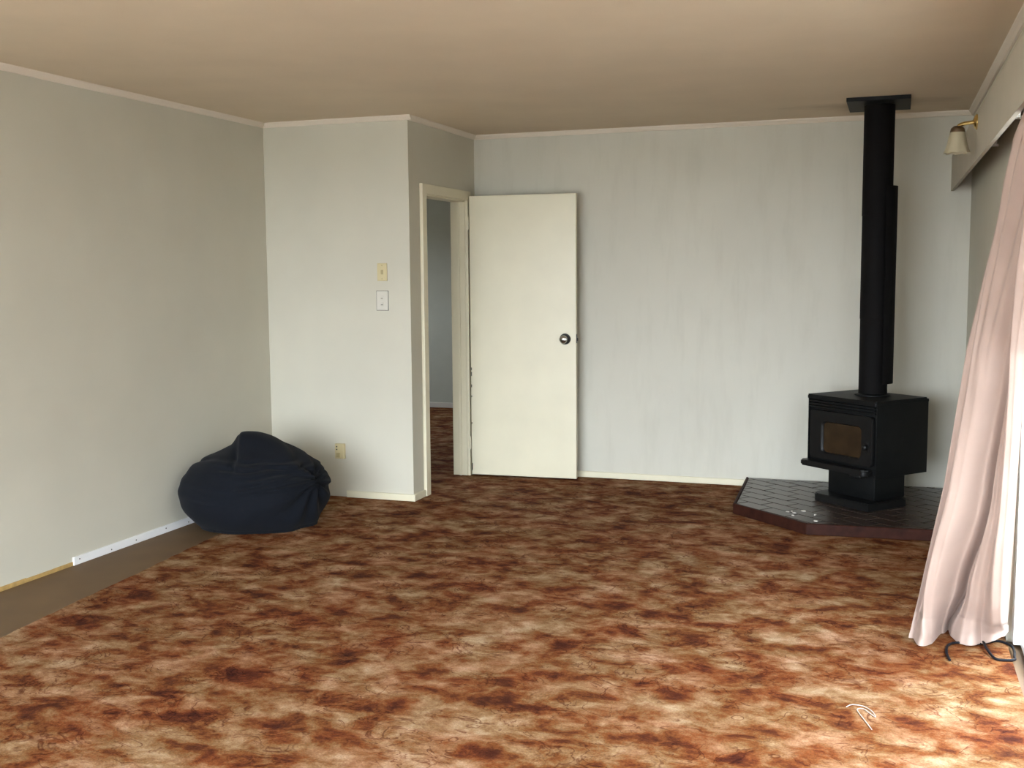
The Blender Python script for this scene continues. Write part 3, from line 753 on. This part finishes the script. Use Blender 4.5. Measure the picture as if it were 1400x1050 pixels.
V = [[bm.verts.new(v) for v in row] for row in rows[1:-1]]
tp = bm.verts.new(sum(rows[1], Vector())/NA + Vector((0, 0, .001))); bt = bm.verts.new(Vector((0, 0, 0)))
for A, B in zip(V, V[1:]):
    for k in range(NA): bm.faces.new((A[k], B[k], B[(k+1) % NA], A[(k+1) % NA]))
for k in range(NA):
    bm.faces.new((tp, V[0][k], V[0][(k+1) % NA])); bm.faces.new((bt, V[-1][(k+1) % NA], V[-1][k]))
cov = obj('cover', bm, M_bag, bag)
for p in cov.data.polygons: p.use_smooth = True
# zip seam piping and gathered pull at the right
bm = bmesh.new(); kc = vr*0.340 + vd*(-0.150) + Vector((0, 0, 0.270))
for k in range(9):
    a = 2*PI*k/9; dirv = (vr*0.62 - vd*0.78)
    t1 = Vector((0, 0, 1))*math.sin(a) + (vr*0.78+vd*0.62)*math.cos(a)
    add_tube(bm, [kc - dirv*0.030 + t1*0.026, kc - dirv*0.012 + t1*0.014, kc - dirv*0.002 + t1*0.005], 0.006, 8)
obj('gathered_knot', bm, M_bag, bag, True)

# ------------------------------------------------------------------ switches and socket
def plate(name, label, cat, x0, x1, z0, z1, m, depth=0.008, bev=0.003, group=None):
    t = thing(name, label, cat, ((x0+x1)/2, 0, (z0+z1)/2)); w2, h2 = (x1-x0)/2, (z1-z0)/2
    obj('face_plate', box_bm((-w2, -depth, -h2), (w2, 0, h2), bev), m, t); return t, w2, h2
t, w2, h2 = plate('light_switch', 'upper aged ivory light switch plate left of the doorway', 'switch', 0.794, 0.862, 1.39, 1.50, M_ivory)
obj('rocker', box_bm((-0.007, -0.013, -0.014), (0.007, -0.007, 0.014), 0.002), M_ivory2, t)
for z in (-0.042, 0.042):
    bm = bmesh.new(); add_lathe(bm, [(0, 0), (0.004, 0), (0.004, 0.0015), (0, 0.002)], 12, Matrix.Translation((0, -0.008, z)) @ Matrix.Rotation(PI/2, 4, 'X')); obj('screw', bm, M_ivory2, t)
t, w2, h2 = plate('light_switch', 'lower white double light switch plate left of the doorway', 'switch', 0.787, 0.864, 1.207, 1.326, M_whplastic)
obj('backing_rim', box_bm((-w2-0.003, -0.004, -h2-0.003), (w2+0.003, -0.0004, h2+0.003)), M_grey, t)
for z in (0.018, -0.022):
    obj('rocker', box_bm((-0.009, -0.012, z-0.012), (0.009, -0.007, z+0.012), 0.002), M_whplastic, t)
    obj('indicator', box_bm((-0.007, -0.0126, z-0.006), (0.007, -0.0118, z-0.001)), M_grey, t)
t, w2, h2 = plate('wall_socket', 'small aged ivory wall socket near the floor beside the bean bag', 'socket', 0.476, 0.542, 0.250, 0.348, M_ivory, 0.026, 0.004)
for z in (0.030, 0.012):
    obj('pin_hole', box_bm((-0.022, -0.0275, z-0.004), (-0.014, -0.0255, z+0.004)), M_nail, t)
obj('socket_block', box_bm((-0.020, -0.034, -0.038), (0.008, -0.025, -0.008), 0.003), M_ivory2, t)

# ------------------------------------------------------------------ cord, thread
cp_ = [(4.097, -2.043), (4.089, -1.950), (4.100, -1.865), (4.136, -1.828), (4.185, -1.832), (4.238, -1.795), (4.284, -1.760), (4.322, -1.800), (4.330, -1.86),
       (4.325, -1.93), (4.322, -1.966), (4.289, -1.981), (4.255, -1.971), (4.232, -1.893), (4.222, -1.772), (4.211, -1.705), (4.250, -1.64), (4.28, -1.59)]
bm = bmesh.new(); add_tube(bm, smooth_path([(x, y, 0.0055 + (0.009 if k in (13, 14) else 0)) for k, (x, y) in enumerate(cp_)]), 0.0050, 8)
o = obj('power_cord', bm, M_cord, None, True); tag(o, 'thin black cord looping over the carpet below the curtain', 'cord')
tp_ = [(3.757, -2.611), (3.774, -2.586), (3.809, -2.588), (3.838, -2.623), (3.850, -2.668), (3.833, -2.644), (3.812, -2.612), (3.792, -2.626), (3.819, -2.71), (3.841, -2.775)]
bm = bmesh.new(); add_tube(bm, smooth_path([(x, y, 0.003) for x, y in tp_]), 0.0016, 6)
o = obj('thread', bm, M_thread, None, True); tag(o, 'short curl of white thread lying on the carpet near the cord', 'thread')
